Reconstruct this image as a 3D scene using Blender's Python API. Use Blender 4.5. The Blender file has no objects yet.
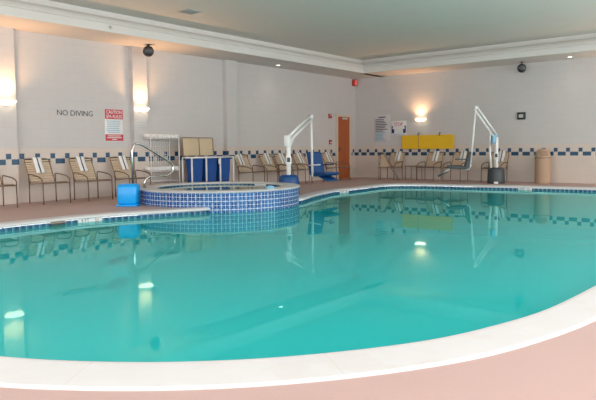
import bpy, bmesh, math, random
from math import sin, cos, pi, radians, atan2, hypot, sqrt
from mathutils import Vector, Matrix

random.seed(7)
sc = bpy.context.scene
COL = sc.collection

# ------------------------------------------------------------------ helpers
def tag(o, label=None, cat=None, group=None, kind=None):
    if label: o['label'] = label
    if cat: o['category'] = cat
    if group: o['group'] = group
    if kind: o['kind'] = kind
    return o

def empty(name, loc=(0, 0, 0), rz=0.0):
    o = bpy.data.objects.new(name, None)
    o.location = loc; o.rotation_euler = (0, 0, rz); o.empty_display_size = 0.1
    COL.objects.link(o)
    return o

def copy_tree(o, parent=None):
    c = o.copy(); COL.objects.link(c)
    if parent: c.parent = parent
    for ch in list(o.children):
        copy_tree(ch, c)
    return c

class MB:
    """collects shapes, then links them as ONE mesh object"""
    def __init__(s): s.v = []; s.f = []; s.sm = []; s.uv = []; s.mi = []; s.cur = 0
    def add(s, vs, fs, smooth=False, uvs=None):
        b = len(s.v); s.v += [tuple(p) for p in vs]
        for i, f in enumerate(fs):
            s.f.append(tuple(b + k for k in f)); s.sm.append(smooth); s.mi.append(s.cur)
            s.uv.append(uvs[i] if uvs else None)
        return s
    def box(s, c, d, rot=None, bev=0.0):
        bm = bmesh.new(); bmesh.ops.create_cube(bm, size=1)
        bmesh.ops.scale(bm, vec=d, verts=bm.verts)
        if bev > 0:
            bmesh.ops.bevel(bm, geom=list(bm.edges), offset=min(bev, min(d) * .49), segments=2, profile=.5, affect='EDGES')
        M = Matrix.Translation(c) @ (rot.to_4x4() if rot else Matrix())
        bm.verts.index_update()
        s.add([M @ v.co for v in bm.verts], [[v.index for v in f.verts] for f in bm.faces], bev > 0)
        bm.free(); return s
    def tube(s, pts, r, n=8, closed=False, cap=True):
        pts = [Vector(p) for p in pts]; m = len(pts)
        rs = r if isinstance(r, (list, tuple)) else [r] * m
        T = []
        for i in range(m):
            a = pts[(i - 1) % m] if (closed or i > 0) else pts[i]
            b = pts[(i + 1) % m] if (closed or i < m - 1) else pts[i]
            T.append((b - a).normalized())
        up = Vector((0, 0, 1)) if abs(T[0].z) < .9 else Vector((1, 0, 0))
        N = (up - T[0] * up.dot(T[0])).normalized(); vs = []
        for i in range(m):
            N = (N - T[i] * N.dot(T[i])).normalized(); B = T[i].cross(N)
            for k in range(n):
                a = 2 * pi * k / n
                vs.append(pts[i] + (N * cos(a) + B * sin(a)) * rs[i])
        fs = []
        for i in range(m if closed else m - 1):
            j = (i + 1) % m
            for k in range(n):
                l = (k + 1) % n
                fs.append((i * n + k, i * n + l, j * n + l, j * n + k))
        s.add(vs, fs, True)
        if cap and not closed:
            b = len(s.v) - m * n
            for ring, rev in ((0, True), (m - 1, False)):
                f = [b + ring * n + k for k in range(n)]
                s.f.append(tuple(reversed(f)) if rev else tuple(f)); s.sm.append(False); s.uv.append(None); s.mi.append(s.cur)
        return s
    def lathe(s, prof, c=(0, 0, 0), n=32, smooth=True, rot=None, a0=0, a1=2 * pi):
        full = abs(a1 - a0 - 2 * pi) < 1e-6
        k = n if full else n + 1
        vs = []
        for i in range(k):
            a = a0 + (a1 - a0) * i / n
            for r, z in prof:
                p = Vector((r * cos(a), r * sin(a), z))
                if rot: p = rot @ p
                vs.append(p + Vector(c))
        m = len(prof); fs = []
        for i in range(n):
            j = (i + 1) % k
            for q in range(m - 1):
                fs.append((i * m + q, j * m + q, j * m + q + 1, i * m + q + 1))
        s.add(vs, fs, smooth); return s
    def prism(s, poly, axis_from, axis_to, frame):
        """poly 2D; frame = (origin, u, v, w): extruded along w between the two values"""
        o, u, v, w = [Vector(q) for q in frame]; n = len(poly)
        vs = [o + u * a + v * b + w * axis_from for a, b in poly] + [o + u * a + v * b + w * axis_to for a, b in poly]
        fs = [tuple(range(n))[::-1], tuple(range(n, 2 * n))] + [(i, (i + 1) % n, n + (i + 1) % n, n + i) for i in range(n)]
        s.add(vs, fs); return s
    def build(s, name, mat, parent=None, normals=True):
        me = bpy.data.meshes.new(name); me.from_pydata(s.v, [], s.f)
        me.polygons.foreach_set('use_smooth', s.sm)
        if any(u is not None for u in s.uv):
            L = me.uv_layers.new(name='UVMap')
            for p, u in zip(me.polygons, s.uv):
                if u:
                    for li, q in zip(p.loop_indices, u): L.data[li].uv = q
        mats = mat if isinstance(mat, (list, tuple)) else [mat]
        for q in mats: me.materials.append(q)
        me.polygons.foreach_set('material_index', s.mi)
        if normals:
            bm = bmesh.new(); bm.from_mesh(me); bmesh.ops.recalc_face_normals(bm, faces=bm.faces); bm.to_mesh(me); bm.free()
        me.update()
        o = bpy.data.objects.new(name, me); COL.objects.link(o)
        if parent: o.parent = parent
        return o

def arc(pts, r=0.05, n=5):
    """polyline with rounded corners"""
    P = [Vector(p) for p in pts]; out = [P[0]]
    for i in range(1, len(P) - 1):
        a, b, c = P[i - 1], P[i], P[i + 1]
        d1, d2 = (a - b), (c - b); t = min(r, d1.length * .45, d2.length * .45)
        p, q = b + d1.normalized() * t, b + d2.normalized() * t
        for k in range(n + 1):
            u = k / n; out.append(p * (1 - u) ** 2 + b * 2 * u * (1 - u) + q * u ** 2)
    out.append(P[-1]); return out

# ------------------------------------------------------------------ materials
def nt(name):
    m = bpy.data.materials.new(name); m.use_nodes = True
    t = m.node_tree; b = t.nodes['Principled BSDF']
    return m, t, b

def N(t, typ, **kw):
    n = t.nodes.new(typ)
    for k, v in kw.items(): setattr(n, k, v)
    return n

def M(t, op, a, b=None, c=None):
    n = t.nodes.new('ShaderNodeMath'); n.operation = op
    for i, v in enumerate((a, b, c)):
        if v is None: continue
        if isinstance(v, (int, float)): n.inputs[i].default_value = v
        else: t.links.new(v, n.inputs[i])
    return n.outputs[0]

def MIX(t, fac, a, b):
    n = t.nodes.new('ShaderNodeMix'); n.data_type = 'RGBA'
    if isinstance(fac, (int, float)): n.inputs[0].default_value = fac
    else: t.links.new(fac, n.inputs[0])
    for i, v in ((6, a), (7, b)):
        if isinstance(v, tuple): n.inputs[i].default_value = (*v, 1)
        else: t.links.new(v, n.inputs[i])
    return n.outputs[2]

def plain(name, col, rough=.5, metal=0., noise=.06, scale=18., spec=None):
    m, t, b = nt(name)
    tc = N(t, 'ShaderNodeTexCoord'); nz = N(t, 'ShaderNodeTexNoise'); nz.inputs['Scale'].default_value = scale
    t.links.new(tc.outputs['Object'], nz.inputs['Vector'])
    c = MIX(t, nz.outputs[0], tuple(x * (1 - noise) for x in col), tuple(min(1, x * (1 + noise)) for x in col))
    t.links.new(c, b.inputs['Base Color'])
    b.inputs['Roughness'].default_value = rough; b.inputs['Metallic'].default_value = metal
    if spec is not None: b.inputs['Specular IOR Level'].default_value = spec
    return m

def glow(name, col, strength):
    m, t, b = nt(name)
    b.inputs['Base Color'].default_value = (*col, 1)
    b.inputs['Emission Color'].default_value = (*col, 1); b.inputs['Emission Strength'].default_value = strength
    return m

def wall_mat(name, axis, phase):
    """painted block above, pale ceramic wainscot below with a two-row blue chequer border"""
    m, t, b = nt(name)
    g = N(t, 'ShaderNodeNewGeometry'); sx = N(t, 'ShaderNodeSeparateXYZ'); t.links.new(g.outputs['Position'], sx.inputs[0])
    u = sx.outputs[axis]; z = sx.outputs[2]
    T = .11
    fr = M(t, 'FRACT', M(t, 'DIVIDE', M(t, 'SUBTRACT', u, phase), .33))
    up = M(t, 'MULTIPLY', M(t, 'GREATER_THAN', z, .882), M(t, 'LESS_THAN', z, .990))
    lo = M(t, 'MULTIPLY', M(t, 'GREATER_THAN', z, .772), M(t, 'LESS_THAN', z, .880))
    sq = M(t, 'MULTIPLY', M(t, 'LESS_THAN', fr, .325), M(t, 'GREATER_THAN', fr, .01))
    rc = M(t, 'MULTIPLY', M(t, 'GREATER_THAN', fr, .343), M(t, 'LESS_THAN', fr, .99))
    blue = M(t, 'ADD', M(t, 'MULTIPLY', up, sq), M(t, 'MULTIPLY', lo, rc))
    # joints of the wainscot tiles
    fu = M(t, 'FRACT', M(t, 'DIVIDE', M(t, 'SUBTRACT', u, phase), T)); fz = M(t, 'FRACT', M(t, 'DIVIDE', M(t, 'SUBTRACT', z, .771), T))
    jt = M(t, 'MAXIMUM', M(t, 'LESS_THAN', fu, .035), M(t, 'LESS_THAN', fz, .035))
    # painted concrete block courses
    row = M(t, 'DIVIDE', M(t, 'SUBTRACT', z, 1.10), .2)
    odd = M(t, 'MULTIPLY', M(t, 'MODULO', M(t, 'FLOOR', row), 2.), .2)
    fb = M(t, 'FRACT', M(t, 'DIVIDE', M(t, 'ADD', M(t, 'ADD', u, odd), 40.), .4)); fr2 = M(t, 'FRACT', row)
    jb = M(t, 'MAXIMUM', M(t, 'LESS_THAN', fb, .02), M(t, 'LESS_THAN', fr2, .045))
    nz = N(t, 'ShaderNodeTexNoise'); nz.inputs['Scale'].default_value = 3.; nz.inputs['Detail'].default_value = 4
    t.links.new(g.outputs['Position'], nz.inputs['Vector'])
    paint = MIX(t, nz.outputs[0], WALL_A, WALL_B)
    paint = MIX(t, jb, paint, tuple(x * .965 for x in WALL_A))
    tile = MIX(t, nz.outputs[0], TILE_A, TILE_B)
    tile = MIX(t, jt, tile, tuple(x * .95 for x in TILE_A))
    tile = MIX(t, blue, tile, (.002, .055, .125))
    low = M(t, 'LESS_THAN', z, 1.10)
    col = MIX(t, low, paint, tile)
    t.links.new(col, b.inputs['Base Color'])
    ro = M(t, 'SUBTRACT', .62, M(t, 'MULTIPLY', low, .22)); t.links.new(ro, b.inputs['Roughness'])
    bp = N(t, 'ShaderNodeBump'); bp.inputs['Strength'].default_value = .12; bp.inputs['Distance'].default_value = .002
    h = M(t, 'SUBTRACT', 1., M(t, 'ADD', M(t, 'MULTIPLY', jb, M(t, 'SUBTRACT', 1., low)), M(t, 'MULTIPLY', jt, low)))
    t.links.new(h, bp.inputs['Height']); t.links.new(bp.outputs[0], b.inputs['Normal'])
    return m

WALL_A, WALL_B = (.53, .51, .50), (.57, .55, .54)
TILE_A, TILE_B = (.57, .495, .44), (.62, .54, .48)

def tile_mat(name, w, h, kind):
    """glazed pool tile laid by UV in metres"""
    m, t, b = nt(name)
    uv = N(t, 'ShaderNodeUVMap'); sx = N(t, 'ShaderNodeSeparateXYZ'); t.links.new(uv.outputs[0], sx.inputs[0])
    fu = M(t, 'FRACT', M(t, 'DIVIDE', sx.outputs[0], w)); fv = M(t, 'FRACT', M(t, 'DIVIDE', sx.outputs[1], h))
    du = M(t, 'ABSOLUTE', M(t, 'SUBTRACT', fu, .5)); dv = M(t, 'ABSOLUTE', M(t, 'SUBTRACT', fv, .5))
    wn = N(t, 'ShaderNodeTexWhiteNoise'); wn.noise_dimensions = '2D'
    cv = N(t, 'ShaderNodeCombineXYZ'); t.links.new(M(t, 'FLOOR', M(t, 'DIVIDE', sx.outputs[0], w)), cv.inputs[0]); t.links.new(M(t, 'FLOOR', M(t, 'DIVIDE', sx.outputs[1], h)), cv.inputs[1])
    t.links.new(cv.outputs[0], wn.inputs['Vector'])
    if kind == 'band':
        dk = MIX(t, wn.outputs['Value'], (.004, .032, .10), (.008, .065, .16))
        gap = M(t, 'GREATER_THAN', du, .43)
        # a pale glazed corner on each tile
        pale = M(t, 'MULTIPLY', M(t, 'LESS_THAN', fu, .30), M(t, 'GREATER_THAN', fv, .55))
        c = MIX(t, pale, dk, (.03, .13, .24)); c = MIX(t, gap, c, (.12, .27, .34))
    else:
        dk = MIX(t, wn.outputs['Value'], (.004, .032, .15), (.010, .085, .28))
        edge = M(t, 'GREATER_THAN', M(t, 'MAXIMUM', du, dv), .468)
        cross = M(t, 'LESS_THAN', M(t, 'MINIMUM', du, dv), .03)
        dd = M(t, 'ADD', du, dv)
        ring = M(t, 'LESS_THAN', M(t, 'ABSOLUTE', M(t, 'SUBTRACT', dd, .56)), .07)
        c = MIX(t, ring, dk, (.07, .21, .48)); c = MIX(t, cross, c, (.50, .60, .78)); c = MIX(t, edge, c, (.62, .70, .82))
    t.links.new(c, b.inputs['Base Color']); b.inputs['Roughness'].default_value = .25; b.inputs['Specular IOR Level'].default_value = .35
    return m

def deck_mat():
    m, t, b = nt('textured_deck')
    g = N(t, 'ShaderNodeNewGeometry')
    a = N(t, 'ShaderNodeTexNoise'); a.inputs['Scale'].default_value = 1.3; a.inputs['Detail'].default_value = 5
    f = N(t, 'ShaderNodeTexNoise'); f.inputs['Scale'].default_value = 60.; f.inputs['Detail'].default_value = 3
    t.links.new(g.outputs['Position'], a.inputs['Vector']); t.links.new(g.outputs['Position'], f.inputs['Vector'])
    c = MIX(t, a.outputs[0], DECK_A, DECK_B)
    c = MIX(t, M(t, 'MULTIPLY', f.outputs[0], .25), c, tuple(x * .8 for x in DECK_A))
    t.links.new(c, b.inputs['Base Color']); b.inputs['Roughness'].default_value = .55
    bp = N(t, 'ShaderNodeBump'); bp.inputs['Strength'].default_value = .15; bp.inputs['Distance'].default_value = .003
    t.links.new(f.outputs[0], bp.inputs['Height']); t.links.new(bp.outputs[0], b.inputs['Normal'])
    return m
DECK_A, DECK_B = (.465, .318, .29), (.51, .36, .335)

def coping_mat():
    m, t, b = nt('white_cast_coping')
    g = N(t, 'ShaderNodeNewGeometry'); uv = N(t, 'ShaderNodeUVMap'); sx = N(t, 'ShaderNodeSeparateXYZ'); t.links.new(uv.outputs[0], sx.inputs[0])
    a = N(t, 'ShaderNodeTexNoise'); a.inputs['Scale'].default_value = 4.; a.inputs['Detail'].default_value = 8; a.inputs['Roughness'].default_value = .65
    t.links.new(g.outputs['Position'], a.inputs['Vector'])
    c = MIX(t, a.outputs[0], (.58, .58, .585), (.66, .66, .67))
    d = N(t, 'ShaderNodeTexNoise'); d.inputs['Scale'].default_value = 1.7; d.inputs['Detail'].default_value = 6; t.links.new(g.outputs['Position'], d.inputs['Vector'])
    st = M(t, 'MULTIPLY', M(t, 'GREATER_THAN', d.outputs[0], .60), .25)
    c = MIX(t, st, c, (.56, .52, .48))
    j = M(t, 'LESS_THAN', M(t, 'FRACT', M(t, 'DIVIDE', sx.outputs[0], 1.15)), .006)
    c = MIX(t, M(t, 'MULTIPLY', j, .22), c, (.40, .38, .36))
    t.links.new(c, b.inputs['Base Color']); b.inputs['Roughness'].default_value = .45
    return m

def water_mat(name, body, tint, share, gain=1., gcol=(.52, .90, .885)):
    m, t, b = nt(name); t.nodes.remove(b); out = t.nodes['Material Output']
    df = N(t, 'ShaderNodeBsdfDiffuse'); df.inputs[0].default_value = (*body, 1)
    tr = N(t, 'ShaderNodeBsdfTransparent'); tr.inputs[0].default_value = (*tint, 1)
    gl = N(t, 'ShaderNodeBsdfGlossy'); gl.inputs['Roughness'].default_value = 0.; gl.inputs[0].default_value = (*gcol, 1)
    fr = N(t, 'ShaderNodeFresnel'); fr.inputs[0].default_value = 1.333
    a = N(t, 'ShaderNodeMixShader'); a.inputs[0].default_value = share
    t.links.new(tr.outputs[0], a.inputs[1]); t.links.new(df.outputs[0], a.inputs[2])
    c = N(t, 'ShaderNodeMixShader'); t.links.new(M(t, 'MULTIPLY', fr.outputs[0], gain), c.inputs[0]); t.links.new(a.outputs[0], c.inputs[1]); t.links.new(gl.outputs[0], c.inputs[2])
    t.links.new(c.outputs[0], out.inputs[0])
    return m

def wood_mat():
    m, t, b = nt('red_stained_wood')
    tc = N(t, 'ShaderNodeTexCoord'); mp = N(t, 'ShaderNodeMapping'); mp.inputs['Scale'].default_value = (9, 9, .8)
    nz = N(t, 'ShaderNodeTexNoise'); nz.inputs['Scale'].default_value = 3.; nz.inputs['Detail'].default_value = 6
    t.links.new(tc.outputs['Object'], mp.inputs[0]); t.links.new(mp.outputs[0], nz.inputs['Vector'])
    c = MIX(t, nz.outputs[0], (.30, .065, .014), (.46, .12, .03)); t.links.new(c, b.inputs['Base Color']); b.inputs['Roughness'].default_value = .38
    return m

mats = {}
mats['wallL'] = wall_mat('left_wall_block', 1, -12.07)
mats['wallR'] = wall_mat('back_wall_block', 0, 6.73)
mats['paint'] = plain('white_ceiling_paint', (.66, .63, .58), .8, noise=.02, scale=2)
mats['soffit'] = plain('soffit_paint', (.64, .61, .58), .8, noise=.02, scale=2)
mats['trimpaint'] = plain('fascia_paint', (.66, .65, .62), .6, noise=.02, scale=2)
mats['deck'] = deck_mat()
mats['coping'] = coping_mat()
mats['band'] = tile_mat('waterline_tile', .105, .16, 'band')
mats['spatile'] = tile_mat('spa_tile', .152, .152, 'spa')
mats['plaster'] = plain('pool_plaster', (.70, .82, .82), .7, noise=.03, scale=2)
mats['water'] = water_mat('pool_water', (.022, .60, .605), (.20, .88, .89), .65)
mats['spawater'] = water_mat('spa_water', (.30, .60, .56), (.6, .9, .88), .35, 1., (1, 1, .97))
mats['strap'] = plain('vinyl_strap', (.60, .47, .32), .45)
mats['bronze'] = plain('bronze_tube', (.19, .125, .085), .35, .35)
mats['towel'] = plain('white_cotton', (.78, .77, .75), .9, noise=.05, scale=60)
mats['navy'] = plain('navy_cotton', (.02, .045, .11), .9)
mats['white'] = plain('white_powder_coat', (.78, .79, .78), .3)
mats['pvc'] = plain('white_pvc', (.74, .74, .74), .4)
mats['bluebag'] = plain('blue_canvas', (.006, .065, .27), .75, noise=.2, scale=9)
mats['blueplastic'] = plain('blue_lift_plastic', (.001, .055, .20), .45)
mats['greyplastic'] = plain('grey_lift_plastic', (.05, .06, .066), .5)
mats['lightblue'] = plain('pale_blue_plastic', (.22, .45, .62), .4)
mats['step'] = plain('bright_blue_plastic', (.002, .36, .86), .35)
mats['steel'] = plain('stainless_steel', (.50, .49, .47), .20, 1., noise=.02)
mats['yellow'] = plain('yellow_board', (.78, .47, .010), .4, noise=.05, scale=3)
mats['black'] = plain('black_plastic', (.012, .012, .013), .35)
mats['dark'] = plain('dark_grey', (.06, .06, .06), .5)
mats['red'] = plain('sign_red', (.50, .035, .055), .4)
mats['redplastic'] = plain('red_alarm', (.45, .03, .03), .35)
mats['signwhite'] = plain('sign_white', (.72, .72, .72), .4)
mats['signgrey'] = plain('sign_film', (.56, .55, .55), .4)
mats['ink'] = plain('sign_ink', (.06, .06, .08), .5)
mats['inkblue'] = plain('sign_blue_ink', (.22, .42, .55), .5)
mats['signnavy'] = plain('sign_navy', (.015, .03, .14), .4)
mats['tan'] = plain('tan_canvas', (.60, .47, .31), .8)
mats['bin'] = plain('tan_bin', (.46, .32, .22), .45)
mats['bindark'] = plain('tan_bin_edge', (.30, .19, .12), .45)
mats['wood'] = wood_mat()
mats['frame'] = plain('cream_door_frame', (.62, .52, .42), .5)
mats['bulb'] = glow('sconce_glass', (1., .80, .56), 4.)
mats['down'] = glow('downlight_lens', (1., .9, .75), 9.)
mats['metalgrey'] = plain('vent_metal', (.42, .44, .42), .5)
mats['wire'] = plain('white_wire', (.72, .72, .72), .4)
mats['redlens'] = glow('red_lens', (.9, .08, .06), .5)

# ------------------------------------------------------------------ room shell
RX, RY, CZ, SZ = 14.5, -21.0, 3.90, 3.44
def quadwall(name, mat, boxes):
    b = MB()
    for c, d in boxes: b.box(c, d)
    return tag(b.build(name, mat), kind='structure')

quadwall('wall_left', mats['wallL'], [((-.1, RY / 2, 2), (.2, -RY + .4, 4.4))])
quadwall('wall_back', mats['wallR'], [((RX / 2, .1, 2), (RX + .4, .2, 4.4))])
# walls on the two unseen sides, with window openings added to supply daylight
def glazed(name, wname, horiz, n, zb, zt):
    b = MB(); L = RX if horiz else -RY
    def bx(s0, s1, z0, z1):
        if horiz: b.box(((s0 + s1) / 2, RY - .1, (z0 + z1) / 2), (s1 - s0, .2, z1 - z0))
        else: b.box((RX + .1, -(s0 + s1) / 2, (z0 + z1) / 2), (.2, s1 - s0, z1 - z0))
    w0, w1 = .6, L - .6
    bx(-.2, L + .2, -.2, zb); bx(-.2, L + .2, zt, 4.2)
    step = (w1 - w0) / n; edges = []
    bx(-.2, w0 + .15, zb, zt); bx(w1 - .15, L + .2, zb, zt)
    for i in range(1, n): bx(w0 + i * step - .15, w0 + i * step + .15, zb, zt)
    tag(b.build(name, mats['wallR'] if horiz else mats['wallL']), kind='structure')
    for i in range(n):
        s0, s1 = w0 + i * step + .15, w0 + (i + 1) * step - .15
        f = MB()
        def fb(a0, a1, z0, z1):
            if horiz: f.box(((a0 + a1) / 2, RY - .1, (z0 + z1) / 2), (a1 - a0, .07, z1 - z0))
            else: f.box((RX + .1, -(a0 + a1) / 2, (z0 + z1) / 2), (.07, a1 - a0, z1 - z0))
        fb(s0, s0 + .05, zb, zt); fb(s1 - .05, s1, zb, zt); fb(s0, s1, zb, zb + .05); fb(s0, s1, zt - .05, zt); fb((s0 + s1) / 2 - .02, (s0 + s1) / 2 + .02, zb, zt)
        o = f.build('%s_%d' % (wname, i + 1), mats['white']); tag(o, kind='structure')
        ld = bpy.data.lights.new('daylight_portal', 'AREA'); ld.shape = 'RECTANGLE'; ld.size = s1 - s0; ld.size_y = zt - zb
        ld.cycles.is_portal = True
        lo = bpy.data.objects.new('daylight_portal', ld); COL.objects.link(lo)
        if horiz:
            lo.location = ((s0 + s1) / 2, RY - .19, (zb + zt) / 2); lo.rotation_euler = (radians(90), 0, 0)
            lo.rotation_euler = (radians(-90), 0, pi) if False else (radians(90), 0, 0)
        else:
            lo.location = (RX + .19, -(s0 + s1) / 2, (zb + zt) / 2); lo.rotation_euler = (radians(90), 0, radians(90))
        # area lights shine along local -Z: +90 about X points it to +Y
glazed('wall_front', 'added_window', True, 5, .5, 3.1)
glazed('wall_right', 'added_window_side', False, 6, .15, 3.25)

# ---- wall columns
def column(x0, x1, y0, y1):
    b = MB(); b.box(((x0 + x1) / 2, (y0 + y1) / 2, SZ / 2), (x1 - x0, y1 - y0, SZ), bev=.0)
    return tag(b.build('wall_column', mats['wallL']), kind='structure')
CP = .13
column(0, CP, -12.57, -12.16); column(0, CP, -9.40, -9.00); column(0, CP, -6.41, -6.01)

# ---- ceiling, soffit and stepped fascia (L shaped run along the two walls)
FX, FY = 1.20, -1.30
b = MB(); b.box(((RX + FX - .25) / 2, (RY + FY + .25) / 2, CZ + .1), (RX - FX + .65, -RY + FY + .65, .2))
tag(b.build('ceiling', mats['paint']), kind='structure')
b = MB(); b.box((FX / 2 - .1, RY / 2, SZ + .01), (FX + .19, -RY + .4, .02)); b.box((RX / 2 + FX / 2, FY / 2 + .1, SZ + .01), (RX - FX + .4, -FY + .19, .02))
tag(b.build('ceiling_soffit', mats['soffit']), kind='structure')
b = MB()
prof = [(0, SZ - .002), (0, 3.575), (-.035, 3.58), (-.035, 3.605), (-.012, 3.61), (-.02, 3.64), (-.045, 3.69), (-.085, 3.735), (-.12, 3.76), (-.25, 3.77), (-.25, 3.92), (-.33, 3.92), (-.33, SZ + .02), (-.1, SZ - .002)]
rows = []
for d, z in prof:
    rows.append([(FX + d, RY - .2, z), (FX + d, FY - d, z), (RX + .2, FY - d, z)])
n = len(prof)
for i in range(n):
    r0, r1 = rows[i], rows[(i + 1) % n]
    for k in range(2): b.add([r0[k], r0[k + 1], r1[k + 1], r1[k]], [(0, 1, 2, 3)])
tag(b.build('trim_1', mats['trimpaint']), kind='structure')

# ---- pool outline (water's edge), closed Catmull-Rom
SPC, SPR = Vector((2.935, -9.37)), 1.62
ctrl = [(3.46, -14.6), (3.38, -14.0), (3.34, -13.4), (3.34, -12.8), (3.45, -12.2), (3.65, -11.65), (3.83, -11.15), (3.97, -10.68), (3.72, -10.1), (3.55, -9.4), (3.75, -8.75), (4.04, -8.12),
        (3.76, -7.35), (3.44, -6.45), (3.22, -5.65), (3.20, -5.0), (3.20, -4.4), (3.12, -3.75), (3.10, -3.2), (3.32, -2.78), (3.78, -2.55), (4.6, -2.36), (5.6, -2.22), (6.9, -2.0), (8.2, -1.9), (9.6, -1.95), (10.7, -2.5), (11.2, -3.7),
        (11.2, -6.0), (11.1, -9.0), (11.03, -11.6), (10.96, -13.1), (10.88, -14.05), (10.74, -14.65), (10.56, -15.12), (10.26, -15.6), (9.92, -16.0), (9.50, -16.35), (8.98, -16.65), (8.2, -16.95), (7.0, -17.15), (5.6, -16.95), (4.4, -16.2), (3.7, -15.3)]
def catmull(P, k=10):
    out = []; n = len(P)
    for i in range(n):
        p0, p1, p2, p3 = [Vector(P[(i + j - 1) % n]) for j in range(4)]
        for s in range(k):
            t = s / k
            out.append(.5 * ((2 * p1) + (p2 - p0) * t + (2 * p0 - 5 * p1 + 4 * p2 - p3) * t * t + (3 * p1 - p0 - 3 * p2 + p3) * t ** 3))
    return out
EDGE = catmull(ctrl); NE = len(EDGE)
# outward normals (the loop is walked with the pool on one side)
area = sum(EDGE[i].x * EDGE[(i + 1) % NE].y - EDGE[(i + 1) % NE].x * EDGE[i].y for i in range(NE)) / 2
sg = 1 if area > 0 else -1
NRM = []
for i in range(NE):
    d = (EDGE[(i + 1) % NE] - EDGE[i - 1]).normalized(); NRM.append(Vector((d.y, -d.x)) * sg)
ARC = [0.]
for i in range(NE): ARC.append(ARC[-1] + (EDGE[(i + 1) % NE] - EDGE[i]).length)
WZ = -.094
def off(i, d): return EDGE[i % NE] + NRM[i % NE] * d

# deck with the pool cut out
bm = bmesh.new()
def loop(pts):
    vs = [bm.verts.new((p[0], p[1], 0)) for p in pts]
    for i in range(len(vs)): bm.edges.new((vs[i], vs[(i + 1) % len(vs)]))
loop([(-.2, .2), (RX + .2, .2), (RX + .2, RY - .2), (-.2, RY - .2)])
loop([off(i, .06) for i in range(NE)])
bmesh.ops.triangle_fill(bm, use_beauty=True, edges=list(bm.edges))
for f in list(bm.faces):
    if f.normal.z < 0: f.normal_flip()
me = bpy.data.meshes.new('floor'); bm.to_mesh(me); bm.free(); me.materials.append(mats['deck'])
fl = bpy.data.objects.new('floor', me); COL.objects.link(fl); tag(fl, kind='structure')

# coping: rounded white stone rim, left out where the spa stands
b = MB()
def in_spa(i, r): return (EDGE[i % NE] - SPC).length < r
def cw(i):
    p = EDGE[i % NE]; t = max(0, min(1, (p.y + 11) / -4.5)); s = max(0., min(1., (p.x - 6) / 3)); return .24 + .10 * t * s
for i in range(NE):
    if in_spa(i, SPR - .03) and in_spa(i + 1, SPR - .03): continue
    u0, u1 = ARC[i], ARC[i + 1]
    def ring(j):
        w = cw(j); pr = [(.03, -.045), (-.012, -.042), (-.025, -.025), (-.02, -.004), (0, .008), (.03, .012), (w - .02, .012), (w, .006), (w, -.02)]
        return [(*off(j, d), z) for d, z in pr]
    A, B_ = ring(i), ring(i + 1)
    for k in range(len(A) - 1):
        b.add([A[k], B_[k], B_[k + 1], A[k + 1]], [(0, 1, 2, 3)], True, [[(u0, k * .05), (u1, k * .05), (u1, k * .05 + .05), (u0, k * .05 + .05)]])
cop = b.build('pool_coping', mats['coping'], normals=False)
tag(cop, 'white rounded stone coping around the edge of the pool', 'coping', kind='structure')

b = MB()
for i in range(NE):
    if in_spa(i, SPR - .05) and in_spa(i + 1, SPR - .05): continue
    p, q = off(i, 0.0), off(i + 1, 0.0)
    b.add([(*p, -.205), (*q, -.205), (*q, -.045), (*p, -.045)], [(0, 1, 2, 3)], True, [[(ARC[i], 0), (ARC[i + 1], 0), (ARC[i + 1], .16), (ARC[i], .16)]])
o = b.build('pool_tile_band', mats['band'], normals=False); tag(o, 'band of blue tiles at the waterline under the coping', 'tile band', kind='structure')

b = MB()
for i in range(NE):
    p, q = off(i, .0), off(i + 1, .0); p2, q2 = off(i, -.18), off(i + 1, -.18)
    b.add([(*p, -.205), (*q, -.205), (*q, -1.05), (*p, -1.05)], [(0, 1, 2, 3)], True)
    b.add([(*p, -1.05), (*q, -1.05), (*q2, -1.22), (*p2, -1.22)], [(0, 1, 2, 3)], True)
def polyfill(pts, z):
    bm = bmesh.new(); vs = [bm.verts.new((p[0], p[1], z)) for p in pts]
    es = [bm.edges.new((vs[i], vs[(i + 1) % len(vs)])) for i in range(len(vs))]
    bmesh.ops.triangle_fill(bm, use_beauty=True, edges=es); bm.verts.index_update()
    r = ([tuple(v.co) for v in bm.verts], [[v.index for v in (f.verts if f.normal.z > 0 else reversed(f.verts))] for f in bm.faces]); bm.free(); return r
b.add(*polyfill([off(i, -.18) for i in range(NE)], -1.22))
o = b.build('pool_basin', mats['plaster'], normals=False); tag(o, 'pale plastered pool basin under the water', 'pool basin', kind='structure')

b = MB(); b.add(*polyfill([off(i, .0) for i in range(NE)], WZ))
o = b.build('pool_water', mats['water'], normals=False); tag(o, 'still turquoise water filling the swimming pool', 'water', kind='structure')

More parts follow.
